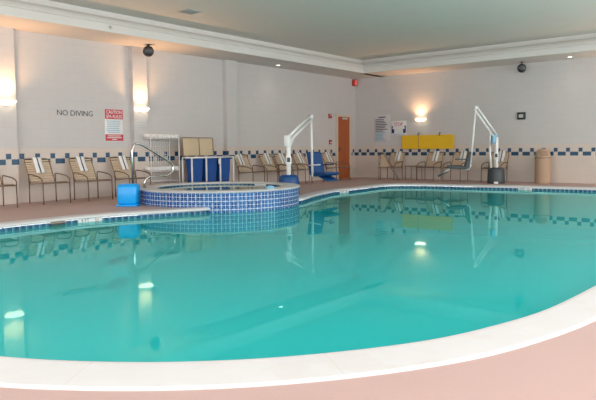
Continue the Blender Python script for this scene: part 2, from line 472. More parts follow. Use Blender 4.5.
# ------------------------------------------------------------------ spa
def spa():
    r = empty('spa', (SPC.x, SPC.y, 0))
    tag(r, 'raised round spa faced in blue patterned tiles at the pool edge', 'hot tub')
    b = MB(); n = 96
    for i in range(n):
        a0, a1 = 2 * pi * i / n, 2 * pi * (i + 1) / n; R = SPR
        z0, z1 = -1.2, .262
        b.add([(R * cos(a0), R * sin(a0), z0), (R * cos(a1), R * sin(a1), z0), (R * cos(a1), R * sin(a1), z1), (R * cos(a0), R * sin(a0), z1)], [(0, 1, 2, 3)], True,
              [[(a0 * R, z0 - z1), (a1 * R, z0 - z1), (a1 * R, 0), (a0 * R, 0)]])
    b.build('tiled_wall', mats['spatile'], r, normals=False)
    b = MB(); Ri = SPR - .34
    b.lathe([(SPR - .02, .258), (SPR + .018, .262), (SPR + .03, .275), (SPR + .018, .29), (SPR - .02, .295), (Ri + .02, .295), (Ri - .01, .288), (Ri - .015, .27), (Ri, .262)], n=96)
    b.build('coping_rim', mats['coping'], r)
    b = MB()
    for i in range(n):
        a0, a1 = 2 * pi * i / n, 2 * pi * (i + 1) / n
        b.add([(Ri * cos(a0), Ri * sin(a0), .12), (Ri * cos(a1), Ri * sin(a1), .12), (Ri * cos(a1), Ri * sin(a1), .262), (Ri * cos(a0), Ri * sin(a0), .262)], [(0, 1, 2, 3)], True,
              [[(a0 * Ri, 0), (a1 * Ri, 0), (a1 * Ri, .14), (a0 * Ri, .14)]])
    b.build('waterline_tiles', mats['band'], r, normals=False)
    b = MB(); b.lathe([(Ri, .225), (Ri, -.2), (Ri - .45, -.22), (Ri - .45, -.75), (.01, -.78)], n=64)
    b.build('basin', mats['plaster'], r)
    b = MB(); b.lathe([(.001, .242), (Ri, .242)], n=64, smooth=False); b.build('spa_water', mats['spawater'], r)
    # rounded light blue valve cap on the rim
    b = MB(); a = radians(-5)
    b.lathe([(.001, .06), (.05, .055), (.085, .03), (.09, .0)], c=((SPR - .12) * cos(a), (SPR - .12) * sin(a), .295), n=20)
    o = b.build('valve_cap', mats['lightblue'], r); o['label'] = 'round light blue cap on the rim'
    # white depth tile in the inner waterline
    b = MB(); a = radians(92); R_ = Ri - .008
    b.box((R_ * cos(a), R_ * sin(a), .225), (.012, .34, .075), Matrix.Rotation(a, 3, 'Z'), .003); b.build('depth_tile', mats['signwhite'], r)
    return r
spa()

# ------------------------------------------------------------------ text
def text_mesh(txt, size, extr=.002, spacing=1.0):
    cu = bpy.data.curves.new('lettering', 'FONT'); cu.body = txt; cu.size = size; cu.extrude = extr; cu.align_x = 'CENTER'; cu.align_y = 'CENTER'; cu.space_character = spacing
    cu.resolution_u = 3
    o = bpy.data.objects.new('lettering', cu); COL.objects.link(o)
    dg = bpy.context.evaluated_depsgraph_get(); me = bpy.data.meshes.new_from_object(o.evaluated_get(dg))
    r = ([v.co.copy() for v in me.vertices], [tuple(p.vertices) for p in me.polygons])
    bpy.data.objects.remove(o); bpy.data.curves.remove(cu); bpy.data.meshes.remove(me)
    return r
def put_text(b, txt, size, o, u, v, w, width=None, height=None, extr=.002):
    """adds lettering to builder b at point o with reading direction u, up v, facing w"""
    vs, fs = text_mesh(txt, size, extr); o, u, v, w = map(Vector, (o, u, v, w))
    x0, x1 = min(p.x for p in vs), max(p.x for p in vs); y0, y1 = min(p.y for p in vs), max(p.y for p in vs)
    sx = width / (x1 - x0) if width else 1; sy = height / (y1 - y0) if height else sx
    cx, cy = (x0 + x1) / 2, (y0 + y1) / 2
    b.add([o + u * (p.x - cx) * sx + v * (p.y - cy) * sy + w * p.z for p in vs], fs)

LW = ((0, 1, 0), (0, 0, 1), (1, 0, 0))      # reading direction, up, facing on the left wall
BW = ((1, 0, 0), (0, 0, 1), (0, -1, 0))     # the same on the back wall

# depth markers set in the waterline tiles
def nearest(x, y): return min(range(NE), key=lambda i: (EDGE[i] - Vector((x, y))).length)
def depth_marker(x, y, L, label, txt='4 FT'):
    i = nearest(x, y); p = off(i, -.004); nn = NRM[i]; tn = Vector((nn.y, -nn.x)) 
    # facing the pool: -nn. reading direction so that up x = z
    w = Vector((-nn.x, -nn.y, 0)); v = Vector((0, 0, 1)); u = v.cross(w)
    r = empty('depth_marker', (p.x, p.y, -.088)); tag(r, label, 'pool marker', 'depth markers in the waterline tile')
    rot = Matrix((u, v, w)).transposed()
    b = MB(); b.box((0, 0, .022), (L, .080, .006), rot @ Matrix.Identity(3), .002)
    b.build('marker_tile', mats['signwhite'], r)
    c = Vector((0, 0, .022)) + w * .004
    b = MB(); put_text(b, txt[0], .05, c - u * L * .34, u, v, w, width=L * .09, height=.045, extr=.001); b.build('depth_number', mats['ink'], r)
    b = MB(); put_text(b, txt[2:], .05, c - u * L * .14, u, v, w, width=L * .18, height=.045, extr=.001); b.build('unit_lettering', mats['ink'], r)
    b = MB(); cc = c + u * L * .26
    ring = [cc + (u * cos(a) + v * sin(a)) * .027 for a in [2 * pi * k / 20 for k in range(20)]]
    b.tube(ring, .0035, 5, closed=True); b.tube([cc - u * .018 + v * .018, cc + u * .018 - v * .018], .003, 5)
    b.build('no_diving_symbol', mats['red'], r)
depth_marker(3.36, -12.62, .40, 'white depth marker tile in the pool edge in front of the blue step')
depth_marker(6.60, -2.02, .34, 'white depth marker tile in the pool edge in front of the tan bin')
depth_marker(3.22, -5.30, .40, 'white depth marker tile in the pool edge in front of the wooden door')

# skimmer mouth
def skimmer(x, y):
    i = nearest(x, y); p = off(i, -.008); nn = NRM[i]; w = Vector((-nn.x, -nn.y, 0)); v = Vector((0, 0, 1)); u = v.cross(w); rot = Matrix((u, v, w)).transposed()
    r = empty('pool_skimmer', (p.x, p.y, -.10)); tag(r, 'dark skimmer slot with a tan cover in the pool edge tiles', 'skimmer')
    b = MB(); b.box((0, 0, .015), (.24, .10, .014), rot, .003); b.build('slot', mats['black'], r)
    b = MB(); b.box(Vector((0, 0, .046)) + w * .012, (.26, .012, .02), rot, .004); b.build('cover_lip', mats['bin'], r)
skimmer(3.34, -13.17)

# ------------------------------------------------------------------ chairs
def make_chair():
    r = empty('strap_chair')
    W, rt = .28, .0125
    # legs and arms of one bent tube per side
    for s in (-1, 1):
        y = s * W
        b = MB(); b.tube([(-.20, y, .0), (-.205, y, .40)], rt); b.build('leg', mats['bronze'], r)
        b = MB(); b.tube([(.34, y, .0), (.325, y, .40)], rt); b.build('leg', mats['bronze'], r)
        b = MB(); b.tube(arc([(-.205, y, .40), (-.225, y, .585), (-.08, y * 1.02, .575), (.18, y * 1.05, .545), (.315, y * 1.03, .49), (.325, y, .40)], .09, 6), rt); b.build('arm', mats['bronze'], r)
    b = MB(); b.tube(arc([(-.24, -W + .03, .385), (.31, -W + .03, .425), (.31, W - .03, .425), (-.24, W - .03, .385)], .05), rt); b.tube([(-.2, -W, .40), (-.2, W, .40)], rt * .9); b.tube([(.325, -W, .41), (.325, W, .41)], rt * .9)
    b.build('seat_frame', mats['bronze'], r)
    b = MB(); b.tube(arc([(-.19, -W + .02, .385), (-.295, -W + .02, .60), (-.435, -W + .02, .880), (-.435, W - .02, .880), (-.295, W - .02, .60), (-.19, W - .02, .385)], .07), rt); b.build('back_frame', mats['bronze'], r)
    b = MB()
    for k in range(9):
        t = k / 8; x = -.17 + .45 * t; z = .392 + .034 * t
        b.box((x, 0, z + .004), (.042, 2 * W - .03, .012), Matrix.Rotation(-.07, 3, 'Y'), .004)
    b.build('seat', mats['strap'], r)
    b = MB()
    for k in range(9):
        t = k / 8; z = .455 + .385 * t
        x = -.2225 - (z - .455) * .50
        b.box((x, 0, z), (.016, 2 * W - .01, .034), Matrix.Rotation(-.463, 3, 'Y'), .005)
    b.build('backrest', mats['strap'], r)
    return r

def make_towel():
    r = empty('draped_towel'); W = .18
    def sheet(name, y0, y1, mat, lift):
        b = MB(); P = []
        for k in range(9):                       # front fall
            t = k / 8; z = .60 + .275 * t; P.append((-.2225 - (z - .455) * .50 + .034 + lift + .004 * sin(7 * t), z))
        top = (-.435, .880)
        for k in range(1, 6):
            a = pi * k / 6 - .25; P.append((top[0] + (.030 + lift) * cos(a), top[1] + (.030 + lift) * sin(a)))
        for k in range(7):                       # back fall
            t = k / 6; z = .875 - .20 * t; P.append((-.2225 - (z - .455) * .50 - .036 - lift, z))
        th = .008; m = len(P); vs = []
        for j in range(5):
            y = y0 + (y1 - y0) * j / 4
            for x, z in P: vs.append((x + .003 * sin(j * 2.1 + z * 20), y, z))
        fs = [(j * m + i, j * m + i + 1, (j + 1) * m + i + 1, (j + 1) * m + i) for j in range(4) for i in range(m - 1)]
        b.add(vs, fs, True); o = b.build(name, mat, r)
        md = o.modifiers.new('thick', 'SOLIDIFY'); md.thickness = th; md.offset = 0
        return o
    sheet('towel_cloth', -W / 2, W / 2, mats['towel'], .0)
    o = sheet('stripe', -.010, .012, mats['navy'], .007); o['label'] = 'navy stripe'
    return r

ch0, tw0 = make_chair(), make_towel()
first = [True]
def chair(x, y, rz, label, towel=None, ty=0.0):
    o = ch0 if first[0] else copy_tree(ch0)
    o.location = (x, y, 0); o.rotation_euler = (0, 0, rz)
    tag(o, label, 'chair', 'strap chairs along the pool room walls')
    if towel:
        t = tw0 if towel_first[0] else copy_tree(tw0); towel_first[0] = False
        R = Matrix.Rotation(rz, 3, 'Z'); q = R @ Vector((0, ty, 0)); t.location = (x + q.x, y + q.y, 0); t.rotation_euler = (0, 0, rz)
        tag(t, towel, 'towel', 'towels draped over the strap chairs')
    first[0] = False
towel_first = [True]
CX = .53
C1 = 'tan strap chair with bronze frame '
T1 = 'white towel with a navy stripe over the chair '
chair(.64, -12.90, 0, C1 + 'cut by the frame edge beside the first lamp column')
chair(CX, -11.77, 0, C1 + 'between the first lamp column and the wall letters', T1 + 'next to the first lamp column', 0)
chair(CX, -10.80, 0, C1 + 'below the NO DIVING letters', T1 + 'below the NO DIVING letters', 0)
chair(CX, -9.80, 0, C1 + 'behind the bright blue step under the red sign', T1 + 'behind the bright blue step', .05)
chair(CX, -5.90, 0, C1 + 'directly beside the blue towel hampers', T1 + 'directly beside the blue towel hampers', -.06)
chair(CX, -4.86, 0, C1 + 'second along the wall from the blue hampers', T1 + 'second along from the blue hampers', .02)
chair(CX, -4.22, 0, C1 + 'third from the blue hampers, behind the white lift mast', T1 + 'behind the mast of the blue lift', .02)
chair(CX, -3.36, 0, C1 + 'between the blue lift mast and the blue lift seat', T1 + 'between blue lift mast and blue seat', .02)
chair(CX, -1.90, 0, C1 + 'behind the blue lift seat next to the wooden door', T1 + 'behind the blue lift seat', .04)
CY = -.50; H = -pi / 2
chair(1.75, CY, H, C1 + 'under the red and navy notice', T1 + 'under the red and navy notice', .04)
chair(3.14, CY, H, C1 + 'under the yellow board beside the small side table', T1 + 'under the yellow board', .02)
chair(4.02, CY, H, C1 + 'behind the hanging seat of the grey lift', T1 + 'behind the grey lift seat', .06)
chair(5.22, CY + .03, H, C1 + 'behind the grey barrel base of the lift', T1 + 'behind the mast of the grey lift', .06)

# folding frame with a cloth panel in front of the first chair
r = empty('folding_frame', (1.60, -.99, 0)); tag(r, 'bronze folding frame with tan cloth before the chair under the navy notice', 'frame')
for y in (-.05, .05):
    b = MB(); b.tube([(0, y, 0), (0, y, .80)], .011); b.build('post', mats['bronze'], r)
    b = MB(); b.tube(arc([(.0, y, .80), (.05, y, .87), (.16, y, .86), (.70, y, .0)], .06), .011); b.build('brace', mats['bronze'], r)
b = MB(); b.prism([(.03, .42), (.38, .42), (.15, .80), (.06, .82)], -.02, .02, ((0, 0, 0), (1, 0, 0), (0, 0, 1), (0, 1, 0))); b.build('cloth_panel', mats['strap'], r)
b = MB(); b.tube([(0, -.05, .41), (.44, -.05, .41)], .009); b.build('cross_bar', mats['bronze'], r)

# small side table between two chairs
r = empty('side_table', (2.49, -.36, 0)); tag(r, 'small square bronze framed table between two strap chairs under the yellow board', 'table')
b = MB(); b.tube(arc([(-.21, -.2, .44), (.21, -.2, .44), (.21, .2, .44), (-.21, .2, .44), (-.21, -.2, .44)], .04), .012)
b.build('top_frame', mats['bronze'], r)
b = MB(); b.box((0, 0, .447), (.42, .40, .010), bev=.003); b.build('table_top', mats['strap'], r)
for sx in (-1, 1):
    for sy in (-1, 1):
        b = MB(); b.tube([(sx * .20, sy * .19, 0), (sx * .19, sy * .18, .437)], .011); b.build('leg', mats['bronze'], r)

# ------------------------------------------------------------------ pool lifts
def lift(base, tip, joint_z, seat_at, seat_dir, mats_, label, seatz, bar_end, bs=1., foot=(.62, -.19, .45), hs=1.):
    B0, B1, S0 = mats_
    bx, by = base; r = empty('pool_lift', (bx, by, 0)); tag(r, label, 'pool lift')
    tx, ty, tz = tip[0] - bx, tip[1] - by, tip[2]; hd = hypot(tx, ty); ux, uy = tx / hd, ty / hd
    b = MB(); b.lathe([(.001, .45), (.15, .45), (.20, .43), (.225, .39), (.235, .25), (.24, .05), (.235, .0), (.001, .0)], n=28); b.build('barrel_base', B0, r)
    b = MB(); cam = Vector((12 - bx, -18 - by, 0)).normalized(); b.box(cam * .27 + Vector((0, 0, .03)), (.10, .12, .06), Matrix.Rotation(atan2(cam.y, cam.x), 3, 'Z'), .01); b.build('floor_anchor', mats['white'], r)
    b = MB(); b.box((0, 0, (.44 + joint_z) / 2), (.085, .085, joint_z - .44), Matrix.Rotation(atan2(uy, ux), 3, 'Z'), .015); b.build('mast', mats['white'], r)
    b = MB(); b.box((-.06 * hs, -.05 * hs, joint_z - .05), (.15, .13, .26), Matrix.Rotation(atan2(uy, ux), 3, 'Z'), .02); b.build('joint_housing', B1, r)
    # control box on the mast
    
    b = MB(); b.box(cam * .08 + Vector((0, 0, .78)), (.10, .12, .20), Matrix.Rotation(atan2(cam.y, cam.x), 3, 'Z'), .015)
    cb = b.build('control_box', mats['white'], r)
    b = MB(); b.box(cam * .135 + Vector((0, 0, .79)), (.012, .07, .10), Matrix.Rotation(atan2(cam.y, cam.x), 3, 'Z'), .003); b.build('keypad', mats['dark'], cb)
    d = Vector((tx, ty, tz - joint_z)); dn = d.normalized(); up = Vector((0, 0, 1)); pv = (up - dn * dn.dot(up)).normalized()
    A = Vector((0, 0, joint_z)); T_ = Vector((tx, ty, tz))
    for q in (.045, -.075):
        b = MB(); b.tube([A + pv * q, T_ + pv * q * .9], .030, 8); b.build('arm', mats['white'], r)
    b = MB()
    sh = Vector((-.775, -.63, 0)) * .13 * hs
    b.tube([Vector((ux * .06, uy * .06, .43)) + sh * .75, Vector((ux * .08, uy * .08, joint_z - .25)) + sh], .033, 8)
    b.tube([Vector((ux * .08, uy * .08, joint_z - .25)) + sh, A + d * .22 - pv * .08], .020, 8)
    b.build('actuator', mats['white'], r)
    E = Vector((bar_end[0] - bx, bar_end[1] - by, bar_end[2]))
    b = MB(); b.box(T_, (.10, .09, .10), Matrix.Rotation(atan2(uy, ux), 3, 'Z'), .02); b.tube([T_, E], .030, 8); b.build('hanger_bar', mats['white'], r)
    # hanging seat
    sa = Matrix.Rotation(seat_dir, 3, 'Z'); O = Vector((seat_at[0] - bx, seat_at[1] - by, seatz))
    def L(p): return O + sa @ Vector(p)
    prof = [(.02, .02), (-.10 * bs, .52 * bs), (-.15 * bs, .56 * bs), (-.19 * bs, .53 * bs), (-.08, .0), (-.03, -.06), (.44, -.03), (.50, .01), (.49, .05), (.12, .05)]
    b = MB(); b.prism(prof, -.235, .235, (O, sa @ Vector((1, 0, 0)), Vector((0, 0, 1)), sa @ Vector((0, 1, 0))))
    seat = b.build('seat', S0, r); md = seat.modifiers.new('round', 'BEVEL'); md.width = .018; md.segments = 2
    for s in (-1, 1): MB().tube([L((foot[0] - .2, s * .17, -.03)), L((foot[0], s * .15, foot[1]))], .014, 6).build('footrest_bracket', mats['white'], seat)
    b = MB(); b.box(L((foot[0], 0, foot[1])), (.30, .42, .035), sa @ Matrix.Rotation(foot[2], 3, 'Y'), .012); b.build('footrest', S0, seat)
    for s in (-1, 1):
        b = MB(); b.tube([L((-.08, s * .25, .22)), L((.30, s * .25, .24))], .016, 6); b.build('armrest', S0 if s > 0 else mats['white'], seat)
    b = MB(); b.tube(arc([E, E + Vector((0, 0, -.05)), L((-.10, 0, -.06)), L((.10, 0, -.06))], .04), .024, 8); b.build('seat_bracket', mats['white'], r)
    return r
lift((3.18, -7.46), (2.81, -6.15, 1.82), 1.26, (2.80, -5.86), radians(-6), (mats['blueplastic'], mats['white'], mats['blueplastic']),
     'white pool lift with blue barrel base and blue hanging seat beyond the spa', .40, (2.80, -6.10, .40), 1., (.35, -.10, .35), .25)
lift((5.487, -1.07), (5.157, -1.74, 2.12), 1.31, (4.87, -1.77), radians(208), (mats['greyplastic'], mats['lightblue'], mats['greyplastic']),
     'white pool lift with grey barrel base and grey hanging seat by the back wall', .47, (5.02, -1.76, .55), .80)

# ------------------------------------------------------------------ spa handrail and blue step
r = empty('spa_handrail', (2.09, -10.5, 0)); tag(r, 'bent stainless steel handrail at the spa steps above the blue step', 'handrail')
pl = [(0, -.38, .0), (0, -.38, 1.06), (0, -.32, 1.17), (0, -.15, 1.15), (0, .52, .80), (0, .62, .72), (0, .61, .60), (0, .46, .51), (0, .0, .51), (0, -.10, .45), (0, -.12, .298)]
b = MB(); b.tube(arc(pl, .09, 6), .023, 10); b.build('rail_tube', mats['steel'], r)
for y, z in ((-.38, .001), (-.12, .2965)):
    b = MB(); b.lathe([(.024, .03), (.05, .012), (.055, 0)], c=(0, y, z), n=16); b.build('escutcheon', mats['steel'], r)

r = empty('pool_step', (2.385, -11.185, 0), radians(40)); tag(r, 'bright blue plastic step on the deck against the spa', 'step')
b = MB(); b.box((0, 0, .215), (.37, .36, .37), bev=.05); b.build('body', mats['step'], r)
b = MB(); b.box((0, 0, .018), (.40, .39, .036), bev=.015); b.build('base_flange', mats['step'], r)
b = MB(); b.box((0, 0, .404), (.30, .29, .012), bev=.004); b.build('tread', mats['step'], r)

# ------------------------------------------------------------------ towel rack and hampers
def towel_rack():
    r = empty('towel_rack', (.24, -8.74, 0)); tag(r, 'white wire towel rack standing on the wall side of the spa', 'rack')
    W, D, Hh = .42, .18, 1.42
    for sy in (-1, 1):
        for sx in (-1, 1):
            b = MB(); b.tube([(sx * D, sy * W, 0), (sx * D, sy * W, Hh)], .013, 8); b.build('post', mats['wire'], r)
    for z in (.30, .53, 1.30):
        b = MB()
        b.tube([(-D, -W, z), (D, -W, z), (D, W, z), (-D, W, z)], .008, 6, closed=True)
        for k in range(1, 8): b.tube([(-D + 2 * D * k / 8, -W, z), (-D + 2 * D * k / 8, W, z)], .004, 5)
        b.build('shelf', mats['wire'], r)
    b = MB()
    for k in range(13): y = -W + 2 * W * k / 12; b.tube([(-D, y, .30), (-D, y, 1.30)], .006, 5)
    for k in range(9): z = .42 + .1 * k; b.tube([(-D, -W, z), (-D, W, z)], .005, 5)
    b.build('back_grid', mats['wire'], r)
towel_rack()
def roll(name='rolled_towel'):
    r = empty(name); b = MB(); n = 40; P = []
    for i in range(n):
        a = 4 * pi * i / (n - 1); rad = .016 + .044 * i / (n - 1); P.append((rad * cos(a), rad * sin(a)))
    # spiral sheet along local x
    vs = []; 
    for x in (-.16, .16):
        for p in P: vs.append((x, p[0], p[1] + .060))
    fs = [(i, i + 1, n + i + 1, n + i) for i in range(n - 1)]
    b.add(vs, fs, True); o = b.build('cloth', mats['towel'], r); md = o.modifiers.new('thick', 'SOLIDIFY'); md.thickness = .016; md.offset = -1
    return r
rl = roll(); k0 = True
for shelf, zs, word in ((1.308, 7, 'top'), (.538, 7, 'lower')):
    for k in range(zs):
        o = rl if k0 else copy_tree(rl); k0 = False
        o.location = (.24, -9.115 + .125 * k, shelf)
        tag(o, 'white rolled towel in the row on the %s shelf of the wire rack' % word, 'towel', 'rolled towels on the %s shelf of the rack' % word)

def hampers():
    r = empty('towel_hamper', (.64, -7.56, 0)); tag(r, 'white pipe framed hamper cart with three blue bags behind the spa', 'hamper')
    W, D, Hh = .70, .17, .84; ys = [-W, -.235, .235, W]
    b = MB()
    for y in ys:
        for x in (-D, D): b.tube([(x, y, .09), (x, y, Hh)], .022, 8)
    for z in (.12, Hh):
        for x in (-D, D): b.tube([(x, -W, z), (x, W, z)], .020, 8)
        for y in ys: b.tube([(-D, y, z), (D, y, z)], .020, 8)
    b.build('pipe_frame', mats['pvc'], r)
    for x in (-D, D):
        for y in (-W, W):
            b = MB(); b.lathe([(.001, -.02), (.04, -.02), (.045, 0), (.04, .02), (.001, .02)], c=(x, y, .045), n=14, rot=Matrix.Rotation(pi / 2, 3, 'X')); b.build('caster', mats['dark'], r)
    for i in range(3):
        y0, y1 = ys[i] + .03, ys[i + 1] - .03; yc = (y0 + y1) / 2; h = (y1 - y0) / 2
        b = MB(); prof = []; m = 9; vs = []
        for k in range(m):
            t = k / (m - 1); z = .20 + (.83 - .20) * t; s = .80 + .20 * t
            ring = []
            for q in range(28):
                a = 2 * pi * q / 28; sx = abs(cos(a)) ** .45 * (1 if cos(a) > 0 else -1); sy = abs(sin(a)) ** .45 * (1 if sin(a) > 0 else -1)
                wob = 1 + .02 * sin(5 * a + k)
                ring.append(((D - .03) * s * sx * wob, yc + h * s * sy * wob, z - (.02 if k == m - 1 else 0) * abs(sin(a * 2))))
            vs += ring
        n = 28; fs = [(k * n + q, k * n + (q + 1) % n, (k + 1) * n + (q + 1) % n, (k + 1) * n + q) for k in range(m - 1) for q in range(n)] + [tuple(range(n))]
        b.add(vs, fs, True); b.build('bag', mats['bluebag'], r)
    # two tan lids standing open
    for i in (0, 1):
        y0, y1 = ys[i] + .06 + .06 * i, ys[i + 1] + .13; x = -D - .035
        lid = MB(); lid.box((x - .02, (y0 + y1) / 2, 1.10), (.012, y1 - y0 - .03, .42), Matrix.Rotation(-.06, 3, 'Y'), .004); lo = lid.build('lid', mats['tan'], r)
        lo['label'] = 'tan lid standing open'
        f = MB(); f.tube(arc([(x, y0, .86), (x - .03, y0, 1.33), (x - .03, y1, 1.33), (x, y1, .86)], .03), .012, 6); f.build('lid_frame', mats['bindark'], lo)
    b = MB(); b.box((.0, (ys[2] + ys[3]) / 2, .86), (2 * D - .04, .40, .02), bev=.008); o = b.build('closed_lid', mats['bluebag'], r)
    b = MB(); b.box((D + .025, ys[2] - .05, .74), (.006, .07, .13), bev=.002); b.build('tag', mats['signwhite'], r)
hampers()

# ------------------------------------------------------------------ bin
def bin_():
    r = empty('litter_bin', (6.55, -.36, 0)); tag(r, 'tan round litter bin with a domed flap top against the back wall', 'bin')
    b = MB(); b.lathe([(.001, 0), (.205, 0), (.215, .02), (.215, .66), (.22, .67), (.22, .70), (.21, .71)], n=32); b.build('body', mats['bin'], r)
    b = MB(); b.lathe([(.223, .69), (.223, .73), (.20, .735)], n=32); b.build('rim_band', mats['bindark'], r)
    b = MB(); b.lathe([(.205, .72), (.20, .80), (.185, .87), (.15, .93), (.09, .965), (.001, .975)], n=32); b.build('dome_lid', mats['bin'], r)
    b = MB(); b.box((.085, -.165, .835), (.20, .02, .15), Matrix.Rotation(.52, 3, 'Z') @ Matrix.Rotation(-.25, 3, 'X'), .02); b.build('flap', mats['bindark'], r)
bin_()

# ------------------------------------------------------------------ yellow rescue board on hooks
r = empty('rescue_board', (2.815, -.06, 1.21)); tag(r, 'long yellow rescue board hung on the back wall above the chairs', 'rescue board')
b = MB(); W, Hh, cr = .925, .225, .06; poly = []
for cx, cy, a0 in ((W - cr, Hh - cr, 0), (-W + cr, Hh - cr, 90), (-W + cr, -Hh + cr, 180), (W - cr, -Hh + cr, 270)):
    for k in range(5): a = radians(a0 + 22.5 * k); poly.append((cx + cr * cos(a), cy + cr * sin(a)))
b.prism(poly, -.025, .025, ((0, 0, 0), (1, 0, 0), (0, 0, 1), (0, -1, 0)))
o = b.build('board', mats['yellow'], r); md = o.modifiers.new('round', 'BEVEL'); md.width = .008; md.segments = 2
b = MB(); b.box((-.31, -.028, -.005), (.018, .006, .36)); b.box((-.31, -.03, .235), (.022, .012, .09)); o = b.build('hanging_strap', mats['bindark'], r)
for k, x in enumerate((-.31, .44)):
    o = MB().tube(arc([(2.815 + x, -.004, 1.50), (2.815 + x, -.10, 1.50), (2.815 + x, -.10, 1.40)], .02), .012, 6)
    o = o.build('wall_hook', mats['dark']); tag(o, 'dark wall hook holding the yellow board, ' + ('above its brown strap' if k == 0 else 'on its plain half'), 'hook', 'hooks holding the yellow board')

# ------------------------------------------------------------------ signs
b = MB(); put_text(b, 'NO DIVING', .2, (.004, -10.81, 1.845), *LW, width=.84, height=.115)
o = b.build('wall_lettering', mats['ink']); tag(o, 'dark NO DIVING letters fixed to the wall above the strap chairs', 'sign')

r = empty('warning_sign', (.0, -9.855, 1.60)); tag(r, 'white wall sign with red header and red footer next to the letters', 'sign')
b = MB(); b.box((.006, 0, .0), (.010, .48, .74), bev=.002); b.build('panel', mats['signwhite'], r)
b = MB(); b.box((.013, 0, .255), (.006, .47, .22)); b.build('header', mats['red'], r)
b = MB(); b.box((.013, 0, -.275), (.006, .47, .15)); b.build('footer', mats['red'], r)
b = MB(); put_text(b, 'CAUTION', .1, (.018, 0, .305), *LW, width=.40, height=.075); put_text(b, 'SPA RULES', .1, (.018, 0, .205), *LW, width=.41, height=.075)
b.build('header_lettering', mats['signwhite'], r)
b = MB()
for k in range(7): b.box((.0125, random.uniform(-.03, .0), .10 - .042 * k), (.003, .36 - random.random() * .08, .015))
b.build('text_lines', mats['inkblue'], r)
b = MB()
for k, w in enumerate((.34, .38, .12)): b.box((.0175, -.0, -.235 - .04 * k), (.003, w, .016))
b.build('footer_lines', mats['signwhite'], r)

r = empty('column_notice', (CP, -9.20, 1.62)); tag(r, 'faint small notice under the lamp on the second wall column', 'sign')
b = MB(); b.box((.004, 0, 0), (.006, .30, .24), bev=.001); b.build('panel', mats['signgrey'], r)
b = MB()
for k in range(3): b.box((.008, 0, .06 - .06 * k), (.003, .24, .014))
b.build('text_lines', mats['metalgrey'], r)

r = empty('rules_sign', (1.09, 0, 1.70)); tag(r, 'tall pale sign with dark and blue lines of text on the back wall', 'sign')
b = MB(); b.box((0, -.006, 0), (.62, .010, .92), bev=.002); b.build('panel', mats['signgrey'], r)
b = MB(); b.box((0.0, -.013, .37), (.28, .004, .035)); 
for k in range(8): w = random.uniform(.30, .48); b.box((-.26 + w / 2, -.013, .29 - .055 * k), (w, .004, .024))
b.build('dark_lines', mats['ink'], r)
b = MB()
for k in range(6): w = random.uniform(.28, .42); b.box((-.26 + w / 2, -.013, -.15 - .05 * k), (w, .004, .026))
b.build('blue_lines', mats['inkblue'], r)

r = empty('notice_sign', (1.735, 0, 1.69)); tag(r, 'small white notice with red heading and two navy figures on back wall', 'sign')
b = MB(); b.box((0, -.006, 0), (.57, .010, .47), bev=.002); b.build('panel', mats['signwhite'], r)
b = MB(); put_text(b, 'STOP', .1, (-.01, -.013, .12), *BW, width=.32, height=.12); b.build('heading', mats['red'], r)
for s in (-1, 1):
    b = MB(); b.box((s * .22, -.013, -.09), (.10, .004, .16)); b.box((s * .245, -.013, .02), (.05, .004, .10)); b.build('navy_figure', mats['signnavy'], r)
    b = MB(); b.lathe([(.001, 0), (.035, 0), (.035, .004), (.001, .004)], c=(s * .20, -.0155, -.01), n=14, rot=Matrix.Rotation(pi / 2, 3, 'X')); b.build('white_figure', mats['signwhite'], r)
b = MB(); b.box((0, -.013, -.205), (.46, .004, .02)); b.build('text_line', mats['inkblue'], r)

r = empty('wall_display', (5.82, 0, 1.925)); tag(r, 'small black box with a grey display high on the back wall', 'display')
b = MB(); b.box((0, -.03, 0), (.23, .06, .21), bev=.008); b.build('housing', mats['black'], r)
b = MB(); b.box((-.005, -.061, .0), (.13, .006, .10), bev=.002); b.build('screen', mats['metalgrey'], r)

# ------------------------------------------------------------------ door and alarms
y0, y1, dz = -1.15, -.46, 2.10; yc = (y0 + y1) / 2
r = empty('door_1', (0, yc, 0)); tag(r, 'red brown wooden door in a cream frame near the room corner', 'door', kind='structure')
b = MB(); b.box((.025, 0, dz / 2), (.05, y1 - y0, dz - .01)); b.build('door_leaf', mats['wood'], r)
b = MB()
b.box((.035, y0 - yc - .04, dz / 2), (.07, .08, dz)); b.box((.035, y1 - yc + .05, dz / 2), (.07, .10, dz)); b.box((.035, .01, dz + .04), (.072, y1 - y0 + .18, .08))
b.build('door_frame', mats['frame'], r)
b = MB(); b.tube([(.05, -.27, 1.0), (.10, -.27, 1.0), (.10, -.14, 1.0)], .012, 8); b.box((.055, -.27, 1.0), (.01, .06, .16), bev=.003); b.build('door_handle', mats['dark'], r)
b = MB(); b.box((.054, .08, 2.045), (.008, .30, .06), bev=.002); b.build('door_plate', mats['signgrey'], r)

r = empty('alarm_strobe', (0, -1.55, 2.10)); tag(r, 'dark red fire alarm sounder high on the wall beside the door', 'alarm')
b = MB(); b.box((.03, 0, 0), (.06, .14, .15), bev=.012); b.build('mounting_box', mats['redplastic'], r)
b = MB(); b.box((.063, 0, .03), (.01, .08, .04), bev=.004); b.build('lens', mats['signgrey'], r)
r = empty('pull_station', (0, -1.53, 1.24)); tag(r, 'red and white fire alarm pull box at hand height beside the door', 'alarm')
b = MB(); b.box((.025, 0, 0), (.05, .12, .15), bev=.008); b.build('mounting_box', mats['redplastic'], r)
b = MB(); b.box((.053, .0, -.02), (.012, .09, .03), bev=.004); b.build('pull_handle', mats['signwhite'], r)
r = empty('exit_light', (.0, -.16, 3.30)); tag(r, 'small red light box just under the soffit in the room corner', 'light')
b = MB(); b.box((.06, 0, 0), (.12, .12, .22), bev=.01); b.build('mounting_box', mats['redplastic'], r)
